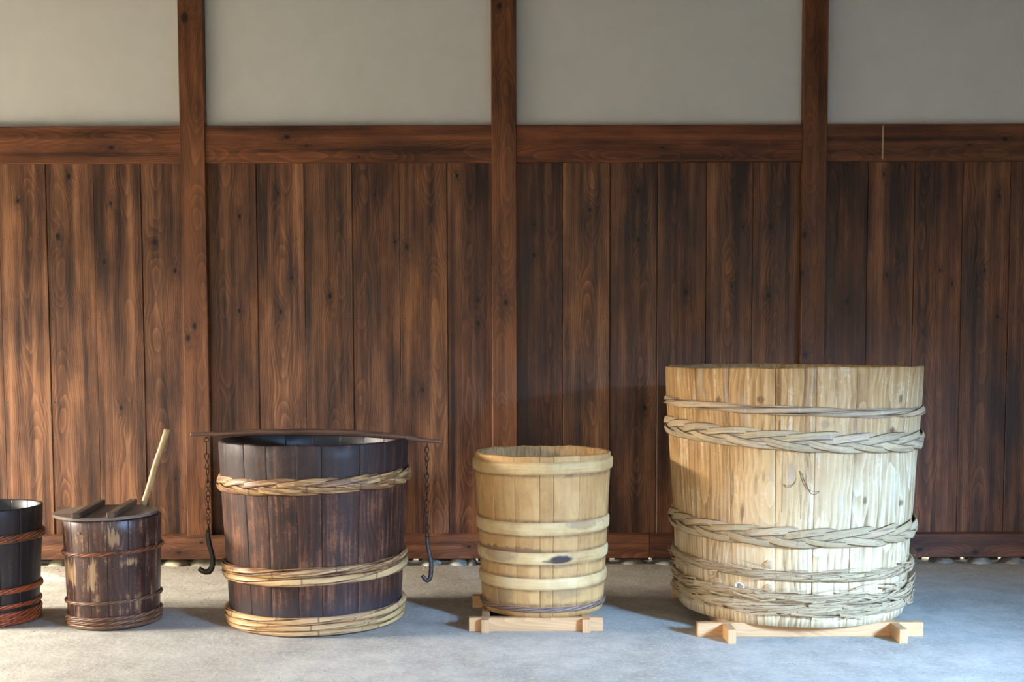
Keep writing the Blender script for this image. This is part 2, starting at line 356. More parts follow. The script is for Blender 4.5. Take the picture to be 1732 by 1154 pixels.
def bamboo(name, base, light, skin, skin_amt, rough=0.45, nodes=0.8, node_gap=0.29, bmp=0.25, dark=(0.06, 0.035, 0.02)):
    b = NB(name, rough, 0.45)
    u, v, _ = b.sep(b.attr('UVMap', 'GEOMETRY')[1]); rnd = b.oi(); sd = b.M('MULTIPLY', rnd, 63.0)
    n1 = b.noise(b.comb(b.M('ADD', b.M('MULTIPLY', u, 6), sd), b.M('MULTIPLY', v, 3.0), sd), 1.0, 4, 0.65)
    n2 = b.noise(b.comb(b.M('ADD', b.M('MULTIPLY', u, 22), sd), b.M('MULTIPLY', v, 14.0), sd), 1.0, 3, 0.6)
    n3 = b.noise(b.comb(b.M('ADD', b.M('MULTIPLY', u, 3), sd), b.M('MULTIPLY', v, 60.0), sd), 1.0, 2, 0.6)
    col = b.ramp(b.M('ADD', b.M('MULTIPLY', n1, 0.6), b.M('MULTIPLY', n2, 0.4)), [(0.35, base), (0.65, light)])
    sk = b.M('ADD', b.M('MULTIPLY', n1, 0.75), b.M('MULTIPLY', n2, 0.25))
    col = b.mix(b.mr(sk, 0.64 - 0.32 * skin_amt, 0.67 - 0.31 * skin_amt, 0, 0.85), col, skin)
    col = b.mix(b.mr(n3, 0.56, 0.66, 0, 0.55), col, b.mix(1.0, col, (0.45, 0.38, 0.32), 'MULTIPLY'))
    nd = b.M('ABSOLUTE', b.M('SUBTRACT', b.M('FRACT', b.M('ADD', b.M('DIVIDE', u, node_gap), b.M('MULTIPLY', rnd, 9.0))), 0.5))
    col = b.mix(b.mr(nd, 0.008, 0.022, nodes * 0.8, 0), col, dark)
    e = b.M('ABSOLUTE', b.M('SUBTRACT', v, 0.5))
    col = b.mix(b.mr(e, 0.36, 0.5, 0, 0.75), col, b.mix(1.0, col, (0.22, 0.14, 0.09), 'MULTIPLY'))  # strand edges: crevice dirt, also painting in the shade between strands
    col = b.mix(1.0, col, b.oi('Color'), 'MULTIPLY')
    b.bump(b.M('ADD', b.M('MULTIPLY', n3, 0.7), b.mr(nd, 0.01, 0.04, 1, 0)), bmp, 0.002)
    return b.done(col)
M['bamboo_gold'] = bamboo('golden_bamboo', (0.46, 0.255, 0.10), (0.62, 0.39, 0.17), (0.15, 0.06, 0.028), 0.55)
M['bamboo_clean'] = bamboo('clean_golden_bamboo', (0.46, 0.265, 0.11), (0.62, 0.40, 0.19), (0.24, 0.11, 0.05), 0.20)
M['bamboo_red'] = bamboo('red_brown_cane', (0.26, 0.070, 0.022), (0.44, 0.15, 0.05), (0.06, 0.022, 0.015), 0.5, 0.35, 0.4)
M['bamboo_orange'] = bamboo('orange_lacquered_cane', (0.34, 0.065, 0.018), (0.52, 0.125, 0.038), (0.10, 0.025, 0.014), 0.4, 0.35, 0.3)
M['bamboo_mixed'] = bamboo('worn_brown_cane', (0.17, 0.070, 0.032), (0.40, 0.23, 0.12), (0.08, 0.03, 0.02), 0.5, 0.4, 0.4)
M['bamboo_grey'] = bamboo('weathered_grey_bamboo', (0.41, 0.285, 0.155), (0.56, 0.42, 0.25), (0.29, 0.205, 0.14), 0.42, 0.6, 0.45, 0.23, dark=(0.5, 0.44, 0.34))
M['bamboo_frayed'] = bamboo('frayed_grey_bamboo', (0.38, 0.26, 0.135), (0.54, 0.40, 0.24), (0.24, 0.15, 0.08), 0.30, 0.8, 0.12, 0.2, 0.9)
M['bamboo_plum'] = bamboo('plum_brown_cane', (0.20, 0.12, 0.085), (0.33, 0.21, 0.15), (0.12, 0.07, 0.055), 0.4, 0.6, 0.2)

def band_mat():
    b = NB('flat_wood_band', 0.55, 0.35); p = b.tc(); x, y, z = b.sep(p); rnd = b.M('MULTIPLY', b.oi(), 50)
    n1 = b.noise(b.V('ADD', p, b.comb(rnd, 0.0, 0.0)), 5, 5, 0.65); n2 = b.noise(b.comb(b.M('MULTIPLY', x, 6), b.M('MULTIPLY', y, 6), b.M('MULTIPLY', z, 180)), 1.0, 3)
    col = b.ramp(b.M('ADD', b.M('MULTIPLY', n1, 0.75), b.M('MULTIPLY', n2, 0.25)), [(0.33, (0.42, 0.235, 0.09)), (0.5, (0.59, 0.385, 0.165)), (0.66, (0.71, 0.51, 0.265))])
    P = (x, y, z)
    col = stain(b, col, P, (0.075, 0.272), (0.062, 0.019), (0.022, 0.012, 0.016), 0.97, 0.35)
    col = stain(b, col, P, (0.045, 0.262), (0.06, 0.010), (0.06, 0.035, 0.03), 0.8, 0.5)
    col = stain(b, col, P, (0.19, 0.43), (0.09, 0.03), (0.27, 0.16, 0.085), 0.6, 0.8)
    col = stain(b, col, P, (-0.20, 0.28), (0.09, 0.03), (0.30, 0.19, 0.10), 0.6, 0.8)
    b.bump(b.M('ADD', n2, n1), 0.25, 0.002); return b.done(col)
M['band'] = band_mat()
def simple(name, c1, c2, rough, scale=(1, 1, 1), metal=0.0, bmp=0.2, spec=0.4, detail=4):
    b = NB(name, rough, spec); b.b.inputs['Metallic'].default_value = metal
    p = b.V('MULTIPLY', b.tc(), scale); n = b.noise(p, 1.0, detail, 0.65)
    b.bump(n, bmp, 0.002); return b.done(b.ramp(n, [(0.35, c1), (0.65, c2)]))
M['iron'] = simple('rusty_iron', (0.014, 0.010, 0.009), (0.050, 0.030, 0.021), 0.6, (60, 60, 60), 0.6)
M['hook'] = simple('dark_hook_wood', (0.016, 0.012, 0.011), (0.050, 0.034, 0.026), 0.45, (40, 40, 8))
M['yoke'] = simple('polished_pole_wood', (0.06, 0.028, 0.018), (0.22, 0.11, 0.065), 0.36, (3, 60, 90))
M['stick'] = simple('peeled_stick', (0.36, 0.215, 0.085), (0.58, 0.40, 0.19), 0.45, (45, 45, 5))
M['black'] = simple('dark_board', (0.02, 0.017, 0.016), (0.045, 0.037, 0.035), 0.45, (9, 9, 9), spec=0.5)
M['inner'] = simple('tan_board', (0.24, 0.125, 0.042), (0.46, 0.275, 0.115), 0.85, (70, 70, 12), bmp=0.8)
M['dust'] = simple('white_ring_residue', (0.55, 0.52, 0.48), (0.82, 0.80, 0.77), 0.8, (90, 90, 90))
M['plug'] = simple('wood_plug', (0.36, 0.22, 0.11), (0.56, 0.39, 0.21), 0.7, (60, 9, 60))
M['carve'] = simple('carved_line', (0.12, 0.07, 0.035), (0.24, 0.15, 0.08), 0.8, (60, 60, 60))
M['nail'] = simple('nail_head', (0.01, 0.008, 0.007), (0.03, 0.02, 0.016), 0.6, (90, 90, 90))
M['outside'] = simple('outdoor_gravel', (0.55, 0.53, 0.48), (0.78, 0.76, 0.7), 0.9, (14, 14, 14))

M['yard'] = simple('outdoor_earth', (0.14, 0.13, 0.11), (0.22, 0.20, 0.17), 0.9, (4, 4, 4))

# ================================================================ SETTING
YP = 6.91            # front face of the posts
# floor: fine strip near the wall with a little loose soil, plain elsewhere
def floor():
    vs, fs = [], []
    xs = [-8 + 16 * i / 320 for i in range(321)]
    ys = [-2.0, 2.0, 4.0, 5.5, 6.2, 6.4] + [6.5 + 0.05 * i for i in range(13)] + [7.3]
    for y in ys:
        for x in xs:
            k = max(0.0, min(1.0, (y - 6.62) / 0.25))
            z = k * (0.006 + 0.010 * fnz(x * 2.3, y * 2.0) + 0.005 * fnz(x * 9, y * 9)) if y < 7.25 else 0
            vs.append((x, y, z))
    n = len(xs)
    for j in range(len(ys) - 1):
        for i in range(n - 1): fs.append((j*n+i, j*n+i+1, (j+1)*n+i+1, (j+1)*n+i))
    return tag(mesh('floor', vs, fs, M['floor']), kind='structure')
fl = floor()
tag(mesh('floor_outside', [(-14, 7.3, 0), (14, 7.3, 0), (14, 16, 0), (-14, 16, 0)], [(0, 1, 2, 3)], M['outside']), kind='structure')
ceil = tag(box('ceiling', 12.2, 6.6, 0.10, M['black'], loc=(-0.6, 4.0, 3.75), bevel=0), kind='structure')
# side walls out of frame; only the left one has a doorway for daylight
def side_wall(name, x, y0, y1, zt):
    bm = bmesh.new()
    def bb(a0, a1, z0, z1):
        m = bmesh.ops.create_cube(bm, size=1)
        for v in m['verts']:
            v.co.x = x + v.co.x * 0.12; v.co.y = (a0 + a1) / 2 + v.co.y * (a1 - a0); v.co.z = (z0 + z1) / 2 + v.co.z * (z1 - z0)
    bb(0.7, y0, 0, 3.7); bb(y1, 7.0, 0, 3.7); bb(y0, y1, zt, 3.7)
    return tag(from_bm(name, bm, M['plaster']), kind='structure')
side_wall('wall_left', -6.6, 3.9, 6.3, 2.05)
side_wall('wall_right', 5.3, 6.9, 6.95, 3.0)
tag(box('wall_front', 12.2, 0.12, 1.45, M['plaster'], loc=(-0.6, 0.75, 3.05), bevel=0), kind='structure')      # only the lintel over the wide open front
tag(mesh('ground_outside', [(-30, -30, -0.02), (30, -30, -0.02), (30, -2, -0.02), (-30, -2, -0.02)], [(0, 1, 2, 3)], M['yard']), kind='structure')

wall = tag(box('wall_back', 17.2, 0.04, 3.50, M['plaster'], loc=(-3.2, 7.03, 1.95), bevel=0), kind='structure')  # added length past the left corner blocks sun from the doorway
WL = Vector((-3.2, 7.03, 1.95))
def wbox(name, x0, x1, y0, y1, z0, z1, mat, bevel=0.002, color=None, knots=()):
    """a piece of the back wall; knots in pixels"""
    c = Vector(((x0+x1)/2, (y0+y1)/2, (z0+z1)/2))
    o = box(name, x1-x0, y1-y0, z1-z0, mat, wall, c - WL, bevel)
    if color: o.color = (*color, 1)
    horiz = (x1 - x0) > (z1 - z0)
    ks = []
    for k in knots:
        q = pt(k[0], k[1], y0); s = (k[2] if len(k) > 2 else 0.010) * 1.25
        ks.append((q.z - c.z, q.x - c.x, s) if horiz else (q.x - c.x, q.z - c.z, s))
    while len(ks) < 3: ks.append((9.0, 9.0, 0.01))
    for i in range(3): o['k%d' % (i+1)] = ks[i]
    return o
zx = lambda px, Y=YP: pt(px, 560, Y).x
Z_SB, Z_ST = 0.050, pt(600, 906, 6.885).z
Z_RB, Z_RT = pt(866, 274, 6.92).z, pt(866, 211.5, 6.92).z
posts = [(-212, -170.5), (310.5, 352), (832.5, 874), (1354.7, 1395), (1877, 1918)]
pk = {1: [(329, 552, .011), (318, 572, .012), (312, 30, .02)], 2: [(856, 512, .010), (845, 10, .012)], 3: [(1361, 397, .012), (1356, 463, .012), (1362, 600, .01)]}
pcol = {0: (1, 1, 1), 1: (1.0, 0.95, 0.9), 2: (1.05, 1, .95), 3: (0.72, 0.66, 0.62), 4: (.8, .8, .8)}
for i, (a, b_) in enumerate(posts):
    wbox('post', zx(a), zx(b_), YP, 7.02, Z_ST - 0.004, 3.69, M['post'], 0.003, pcol[i], pk.get(i, ()))
seams = [[-89, -2, 78, 158.8, 238.5, 311.5], [351.5, 434, 514.6, 595.7, 676, 756.6, 833], [873.5, 952.3, 1032.6, 1113, 1195.8, 1274.7, 1355.2], [1394.5, 1469, 1548.6, 1629.6, 1710.5, 1792, 1877]]
tone = [[1.0, 1.05, 0.98, 0.95, 0.92], [0.80, 1.15, 0.90, 0.92, 1.05, 0.82], [0.55, 1.02, 0.72, 0.66, 0.84, 0.86], [0.62, 0.86, 0.92, 0.78, 0.8, 0.7]]
hue = [[(1, 1, 1)] * 5, [(1, .95, .9), (1, 1, 1), (1, 1, 1), (1, .97, .95), (1.05, 1, .88), (1, .92, .88)],
       [(1, .9, .92), (1, 1.02, .98), (1, 1, 1.02), (1, .97, .97), (1, .97, .9), (1, .95, .88)], [(1.02, .88, .8), (1.05, .93, .82), (1.05, .92, .82), (1.02, .92, .85), (1, .93, .85), (1, 1, 1)]]
knots = [(116, 298, .012), (98, 400, .013), (187, 344, .008), (176, 443, .010), (296, 458, .009), (262, 410, .012), (30, 340, .008), (205, 690, .008), (297, 810, .007),
         (405, 366, .007), (405, 526, .008), (470, 327, .008), (493, 470, .009), (475, 527, .009), (500, 627, .012), (558, 501, .011), (634, 330, .007), (688, 418, .010), (668, 409, .007), (773, 297, .008), (808, 507, .012), (809, 547, .009), (775, 664, .008), (715, 660, .007),
         (903, 380, .008), (903, 432, .008), (998, 355, .008), (1080, 323, .009), (1080, 406, .010), (1160, 494, .013), (1250, 330, .009), (1257, 384, .007), (1238, 484, .007), (1245, 540, .009), (1304, 383, .012), (1300, 500, .010), (1090, 690, .011), (1068, 730, .007), (1078, 896, .008),
         (1433, 510, .012), (1495, 294, .006), (1519, 434, .006), (1500, 465, .008), (1587, 332, .007), (1590, 457, .006), (1610, 480, .007), (1690, 332, .008), (1665, 458, .008), (1687, 536, .008), (1591, 800, .007), (1665, 700, .007)]
for bi, ss in enumerate(seams):
    for i in range(len(ss) - 1):
        a, b_ = ss[i], ss[i+1]
        kk = [k for k in knots if a - 2 < k[0] + (k[1]-560) * 3.03e-5 * (k[0]-989) < b_ + 2][:3]
        t = tone[bi][i]; h = hue[bi][i]
        dy = 0.0 if (i + bi) % 2 else 0.004
        wbox('plank', zx(a) + 0.0012, zx(b_) - 0.0012, 6.960 + dy, 6.995, Z_ST - 0.003, Z_RB + 0.003, M['plank'], 0.0022, [t * c for c in h], kk)
rk = {0: [(188, 250, .01)], 1: [(485, 232, .011), (518, 247, .006), (607, 266, .006)], 2: [(1120, 250, .006)], 3: [(1700, 235, .01), (1640, 245, .004)]}
rc = {0: (.95, .95, .95), 1: (1, .97, .93), 2: (.9, .82, .78), 3: (.82, .82, .84)}
for i in range(4):
    a, b_ = posts[i][1], posts[i+1][0]
    wbox('rail', zx(a) - 0.001, zx(b_) + 0.001, 6.922, 7.01, Z_RB, Z_RT, M['rail'], 0.003, rc[i], rk[i])
    wbox('plaster_panel', zx(a) + 0.001, zx(b_) - 0.001, 6.962, 7.009, Z_RT + 0.001, 3.69, M['plaster'], 0.001)
sx = [(-5.0, -1.62, (1.25, 1.25, 1.2)), (-1.62, 0.806, (1.25, 1.2, 1.15)), (0.806, 5.2, (.85, .8, .85))]
sk_ = [[(341, 918, .007), (303, 935, .009)], [(860, 936, .007), (793, 925, .007)], [(1555, 930, .012), (1650, 935, .012)]]
for (a, b_, c), k in zip(sx, sk_): wbox('sill', a, b_, 6.885, 7.05, Z_SB, Z_ST, M['sill'], 0.004, c, k)
for (a, b_) in posts: pass
# nail heads, three rows, a few millimetres each
bm = bmesh.new()
for ss in seams:
    for i in range(len(ss) - 1):
        for fr in (0.12, 0.86):
            for yy in (405, 539, 681, 860):
                q = pt(ss[i] + (ss[i+1]-ss[i]) * fr, yy, 6.943); xq = zx(ss[i] + (ss[i+1]-ss[i]) * fr, 6.943)
                bmesh.ops.create_cone(bm, cap_ends=True, segments=8, radius1=0.0032, radius2=0.0028, depth=0.004, matrix=Matrix.Translation(Vector((xq, 6.9605, q.z)) - WL) @ Matrix.Rotation(PI/2, 4, 'X'))
o = from_bm('nail_heads', bm, M['nail'], wall); o['kind'] = 'stuff'
wbox('paint_mark', zx(1487, 6.92), zx(1489.4, 6.92), 6.9212, 6.9222, Z_RB + 0.012, Z_RT - 0.01, M['plug'], 0, (1, 1, 1))
# foundation stones under the sill
def stone(x0, x1, ztop, y=6.97, seed=0, col=(1, 1, 1)):
    bm = bmesh.new(); bmesh.ops.create_icosphere(bm, subdivisions=3, radius=1)
    cx = (x0 + x1) / 2
    for v in bm.verts:
        n = v.co.copy(); k = 1 + 0.16 * mn.noise(n * 1.3 + Vector((seed * 7.1, 0, 0)))
        v.co = Vector((n.x * (x1 - x0) / 2 * k, n.y * 0.085 * k, n.z * (ztop + 0.03) * k))
    o = from_bm('stone', bm, M['stone'], wall, Vector((cx, y, -0.028)) - WL, True); o.color = (*col, 1)
spx = [(66, 108, 1.), (108, 140, .5), (258, 312, 1.1), (305, 378, .9), (372, 420, .9), (640, 672, .6), (702, 745, 1.), (752, 792, 1.), (786, 806, .6), (1010, 1036, .8), (1044, 1098, 1.), (1104, 1152, 1.), (1135, 1165, .8), (1508, 1553, .9), (1580, 1632, 1.), (1648, 1695, 1.), (1700, 1750, 1.), (1756, 1800, 1.)]
for i, (a, b_, g) in enumerate(spx):
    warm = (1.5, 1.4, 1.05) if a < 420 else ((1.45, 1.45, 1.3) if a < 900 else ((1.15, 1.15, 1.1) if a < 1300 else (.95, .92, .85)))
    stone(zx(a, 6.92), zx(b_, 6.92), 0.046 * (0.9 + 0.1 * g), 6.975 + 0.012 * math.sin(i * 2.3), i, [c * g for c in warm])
# dark boxes added behind the sill, so most of the gap is dark and only slits are open to the day
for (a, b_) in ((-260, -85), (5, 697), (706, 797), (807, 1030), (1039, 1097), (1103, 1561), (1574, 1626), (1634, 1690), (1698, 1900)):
    wbox('gap_blocker', zx(a, 7.12), zx(b_, 7.12), 7.06, 7.12, -0.01, 0.056, M['black'], 0.004)

# loose grit lying on the floor
def grit():
    rnd = random.Random(3); vs, fs = [], []
    octa = [(1, 0, 0), (0, 1, 0), (-1, 0, 0), (0, -1, 0), (0, 0, 1), (0, 0, -1)]
    of = [(0, 1, 4), (1, 2, 4), (2, 3, 4), (3, 0, 4), (1, 0, 5), (2, 1, 5), (3, 2, 5), (0, 3, 5)]
    for _ in range(9000):
        near = rnd.random() < 0.35
        x = rnd.uniform(-3.4, 3.2); y = 6.86 - abs(rnd.gauss(0, 0.10)) if near else rnd.uniform(4.3, 6.8)
        if not near and mn.noise(Vector((x * 1.7, y * 1.7, 5))) < rnd.uniform(-0.35, 0.35): continue
        r = rnd.uniform(0.0012, 0.0034) * (1.5 if rnd.random() < 0.06 else 1)
        k = max(0.0, min(1.0, (y - 6.62) / 0.25)); z = k * (0.006 + 0.010 * fnz(x * 2.3, y * 2.0) + 0.005 * fnz(x * 9, y * 9))
        b0 = len(vs); a = rnd.uniform(0, 6.28); ca, sa = math.cos(a), math.sin(a)
        for (p, q, w) in octa:
            j = r * rnd.uniform(0.7, 1.3); vs.append((x + (p*ca - q*sa) * j, y + (p*sa + q*ca) * j, z + r * 0.35 + w * j * 0.65))
        fs += [tuple(b0 + i for i in f) for f in of]
    o = mesh('grit', vs, fs, M['grit'], fl, smooth=False); o['kind'] = 'stuff'
M['grit'] = simple('sandy_grit', (0.16, 0.13, 0.10), (0.52, 0.47, 0.38), 0.9, (30, 30, 30))
grit()

# ================================================================ TUBS
def tub(name, label, X, D, z0, z1, rb, rt, th, xc, Wp, seam_px, mat, rim_amp=0.004, bow=0.0, inner_mat=None, wid=None, rimf=None, jit=0.0016, relief=0.0, edge_in=0.001, rim_step=1.0):
    """open stave tub; staves between the seam angles (0 faces the camera)"""
    root = empty(name, (X, D, z0), label, 'tub')
    hgt = z1 - z0
    al = sorted(math.asin(max(-0.97, min(0.97, (p - xc) / Wp))) for p in seam_px)
    wid = wid or (al[-1] - al[0]) / (len(al) - 1)
    rest = 2 * PI - (al[-1] - al[0]); n = max(3, round(rest / wid)); al += [al[-1] + rest * (k + 1) / n for k in range(n)]
    rr = lambda t: rb + (rt - rb) * t + bow * 4 * t * (1 - t)
    for i in range(len(al) - 1):
        a0, a1 = al[i], al[i+1]; rj = random.uniform(-jit, jit); ra = rr(0.5)
        gap = 0.0008 / ra; na = 7; nz = 16 if relief == 0 else 26
        cols = [a0 + gap] + [a0 + gap + 0.003 / ra] + [a0 + (a1 - a0) * (k + 1) / na for k in range(na - 1)] + [a1 - gap - 0.003 / ra, a1 - gap]
        vs, fs, uv = [], [], []; nc = len(cols)
        am = (a0 + a1) / 2
        for side in (0, 1):
            for k in range(nz + 1):
                t = k / nz
                for j, a in enumerate(cols):
                    zt = hgt * t
                    edge = -edge_in if j in (0, nc - 1) else 0.0
                    r = rr(t) + rj + edge
                    if relief: r += relief * fnz(a * 9, t * 3.0, i * 3.1) + relief * 0.7 * fnz(a * 40, t * 4.0, i)
                    if side: r = rr(t) - th
                    if k == nz:
                        zt += rim_amp * (fnz(a * 3.1, i * 0.7 * rim_step, 0, 2) + 0.6 * fnz(a * 11, i * 1.3 * rim_step, 1)) + (rimf(a) if rimf else 0)
                        r += (-0.004 if not side else 0.004)
                    if k == nz - 1: zt = hgt - 0.005
                    if k == 0: r += (-0.003 if not side else 0)
                    vs.append((r * math.sin(a), -r * math.cos(a), zt)); uv.append(((a - am) * ra, zt))
        m = (nz + 1) * nc; inn = []
        for k in range(nz):
            for j in range(nc - 1):
                q = (k*nc+j, k*nc+j+1, (k+1)*nc+j+1, (k+1)*nc+j)
                fs.append(q); inn.append(len(fs)); fs.append(tuple(m + v for v in reversed(q)))
            for j in (0, nc - 1):
                q = (k*nc+j, (k+1)*nc+j, m+(k+1)*nc+j, m+k*nc+j); fs.append(q if j == 0 else tuple(reversed(q)))
        for j in range(nc - 1):
            fs.append((nz*nc+j, nz*nc+j+1, m+nz*nc+j+1, m+nz*nc+j)); fs.append((j+1, j, m+j, m+j+1))
        o = mesh('stave', vs, fs, mat, root, uvs=uv, mat2=(inner_mat or M['black'], inn))
    # bottom board
    rbm = rr(0.05) - th - 0.001
    bm = bmesh.new(); bmesh.ops.create_cone(bm, cap_ends=True, segments=48, radius1=rbm, radius2=rbm, depth=0.02, matrix=Matrix.Translation((0, 0, 0.035)))
    from_bm('bottom_board', bm, inner_mat or M['black'], root)
    return root, rr

def strand_mesh(name, pts, nrm, w, t, mat, parent, closed=True, color=None, taper=False, u0=0.0):
    n = len(pts); vs, fs, uv = [], [], []; acc = u0
    sec = [(-.5, 0), (-.36, .42), (-.12, .54), (.12, .54), (.36, .42), (.5, 0), (.3, -.4), (-.3, -.4)]
    ns = len(sec)
    for i in range(n + (1 if closed else 0)):
        ii = i % n
        a = pts[(ii-1) % n] if (closed or ii > 0) else pts[ii]; c = pts[(ii+1) % n] if (closed or ii < n-1) else pts[ii]
        T = (c - a).normalized(); N = (nrm[ii] - T * nrm[ii].dot(T)).normalized(); B = T.cross(N)
        if i: acc += (pts[ii] - pts[ii-1]).length
        ww = w[ii] if hasattr(w, '__len__') else w
        k = 1.0
        if taper: k = max(0.05, min(1.0, 7 * min(i, n - 1 - i) / n + 0.08))
        for (p, q) in sec:
            vs.append(pts[ii] + B * p * ww * k + N * q * t * k); uv.append((acc, p + 0.5))
    m = n if closed else n - 1
    for i in range(m):
        for k in range(ns): fs.append((i*ns+k, i*ns+(k+1) % ns, (i+1)*ns+(k+1) % ns, (i+1)*ns+k))
    if not closed:
        fs.append(tuple(range(ns-1, -1, -1))); fs.append(tuple((n-1)*ns+k for k in range(ns)))
    o = mesh(name, vs, fs, mat, parent, uvs=uv)
    if color: o.color = (*color, 1)
    return o
def hoop(root, rf, z, az, ar, n, lobes, mat, w, t, tiltx=0.0, tilty=0.0, plait=False, N=200, wob=0.0, seed=0, name='hoop', stand=None, cvar=0.10, wavez=None):
    """hoop of n twisted (or plaited) strands around a tub; rf(z) gives the stave radius"""
    rnd = random.Random(seed * 31 + 5)
    def centre(a):
        zz = z + tiltx * math.sin(a) - tilty * math.cos(a) + (wavez(a) if wavez else 0)
        return zz, rf(zz) + (stand if stand is not None else ar * 0.55 + t * 0.5)
    # the core cane the strands wrap
    P, Nn = [], []
    for i in range(N):
        a = 2 * PI * i / N + PI; zz, R = centre(a)
        P.append(Vector((R * math.sin(a), -R * math.cos(a), zz))); Nn.append(Vector((math.sin(a), -math.cos(a), 0)))
    core = strand_mesh(name, P, Nn, max(az * 1.3, 0.006), max(ar * 0.8, 0.004), mat, root)
    for k in range(n):
        P, Nn, ww = [], [], []; ph0 = 2 * PI * k / n; s2 = rnd.uniform(0, 50)
        wk = w * rnd.uniform(0.85, 1.12)
        for i in range(N):
            th = 2 * PI * i / N; a = th + PI; zz, R = centre(a); rad = Vector((math.sin(a), -math.cos(a), 0)); up = Vector((0, 0, 1))
            cz = math.cos(th) ; sz = math.sin(th)
            wb = wob * mn.noise(Vector((cz * 4 + s2, sz * 4, k))) ; wb2 = wob * mn.noise(Vector((cz * 7 + s2, sz * 7, k + 9)))
            ph = lobes * th + ph0 + 0.5 * mn.noise(Vector((cz * 1.5 + seed * 3, sz * 1.5, 1)))
            if plait:
                dz = az * math.sin(ph); dr = ar * math.sin(2 * ph); nv = (rad + up * 0.35 * math.sin(ph)).normalized()
            else:
                dz = az * math.sin(ph); dr = ar * math.cos(ph); nv = (rad * math.cos(ph) * az + up * math.sin(ph) * max(ar, az * 0.6)).normalized()
            P.append(rad * (R + dr + wb2 * 0.4) + up * (zz + dz + wb)); Nn.append(nv); ww.append(wk * (1 + 0.18 * mn.noise(Vector((cz * 3 + s2, sz * 3, 4)))))
        c = 1 + rnd.uniform(-cvar, cvar); cc = (c * rnd.uniform(.97, 1.04), c, c * rnd.uniform(.92, 1.03))
        strand_mesh('strand', P, Nn, ww, t, mat, core, color=cc)
    return core
def band(root, rf, z0, z1, th, mat, tiltx=0.0, lap=0.3, N=120, wav=0.0, seed=0):
    """flat bent-wood band with rounded edges and a lapped end"""
    vs, fs = [], []
    sec = [(0, 0.0), (0.10, 0.8), (0.25, 1.0), (0.75, 1.0), (0.90, 0.8), (1.0, 0.0)]
    for i in range(N + 1):
        a = lap + 2.10 * PI * i / N
        k = i / N
        off = 0.0045 * max(0.0, 1 - (1 - k) * 18) + (0.0 if k > 0.06 else 0)
        for (q, h) in sec:
            zz = z0 + (z1 - z0) * q + tiltx * math.sin(a) + wav * fnz(math.sin(a) * 2, math.cos(a) * 2, seed)
            if q == 0: zb = zz
            r = rf(zz) + 0.0005 + th * h + off * (1 if h else 0)
            vs.append((r * math.sin(a), -r * math.cos(a), zz))
    ns = len(sec)
    for i in range(N):
        for k in range(ns - 1): fs.append((i*ns+k, (i+1)*ns+k, (i+1)*ns+k+1, i*ns+k+1))
    fs.append(tuple(range(ns))); fs.append(tuple(N*ns+k for k in range(ns-1, -1, -1)))
    return mesh('hoop', vs, fs, mat, root)

# ---------------------------------------------------------------- 1 the pale giant on its stand
XB, DB = 1.333, 5.63
def beam_frame(name, label, x0, x1, yf, yb, cx0, cx1, ytip, ytipb, hh, ww, lean=0.0):
    c = Vector(((x0+x1)/2, (yf+yb)/2, 0)); root = empty(name, c, label, 'stand', 'tub stands of new timber')
    del root['group']
    for (y, w2) in ((yf + ww/2, 0), (yb + ww/2, 0)):
        box('crossbeam', x1 - x0, ww, hh, M['newx'], root, Vector(((x0+x1)/2, y, hh/2)) - c, 0.002)
    for x in (cx0, cx1):
        L = ytipb - ytip
        box('runner', ww, L, hh - 0.001, M['newy'], root, Vector((x, (ytip + ytipb)/2, (hh-0.001)/2)) - c, 0.002)
    return root
HB = 0.064
beam_frame('wooden_stand', 'new pale pine frame stand under the largest tub, at the right',
           pt(1180, 1072, 5.2).x, pt(1562, 1072, 5.2).x, 5.20, 6.02, pt(1238, 1080, 5.08).x, pt(1531, 1080, 5.08).x - 0.008, 5.075, 6.18, HB, 0.036)
bigseams = [1143, 1168, 1210, 1273, 1332, 1394, 1446, 1487, 1520, 1540]
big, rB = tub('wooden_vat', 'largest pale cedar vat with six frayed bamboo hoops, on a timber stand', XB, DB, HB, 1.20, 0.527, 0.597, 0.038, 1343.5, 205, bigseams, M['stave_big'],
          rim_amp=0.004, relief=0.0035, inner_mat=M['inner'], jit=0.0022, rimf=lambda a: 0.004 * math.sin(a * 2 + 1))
rfB = lambda z: rB(z / (1.20 - HB))
hB = lambda z: z - HB
hoop(big, rfB, hB(1.022), 0.014, 0.007, 3, 3, M['bamboo_grey'], 0.026, 0.005, tiltx=-0.018, tilty=0.010, wob=0.002, seed=1, cvar=.12)
hoop(big, rfB, hB(0.895), 0.030, 0.011, 5, 4, M['bamboo_grey'], 0.034, 0.006, tiltx=-0.026, tilty=0.012, plait=True, wob=0.002, seed=2, N=300, cvar=.12)
hoop(big, rfB, hB(0.474), 0.030, 0.013, 5, 4, M['bamboo_frayed'], 0.034, 0.006, tiltx=-0.006, tilty=0.010, plait=True, wob=0.004, seed=3, N=300)
h4 = hoop(big, rfB, hB(0.303), 0.017, 0.013, 7, 3, M['bamboo_frayed'], 0.018, 0.005, tiltx=-0.010, tilty=0.012, wob=0.006, seed=4)
h5 = hoop(big, rfB, hB(0.188), 0.016, 0.014, 8, 3, M['bamboo_frayed'], 0.018, 0.005, tiltx=-0.018, tilty=-0.006, wob=0.011, seed=5)
h6 = hoop(big, rfB, hB(0.140), 0.020, 0.015, 9, 4, M['bamboo_frayed'], 0.018, 0.005, tiltx=-0.012, tilty=-0.002, wob=0.011, seed=6)
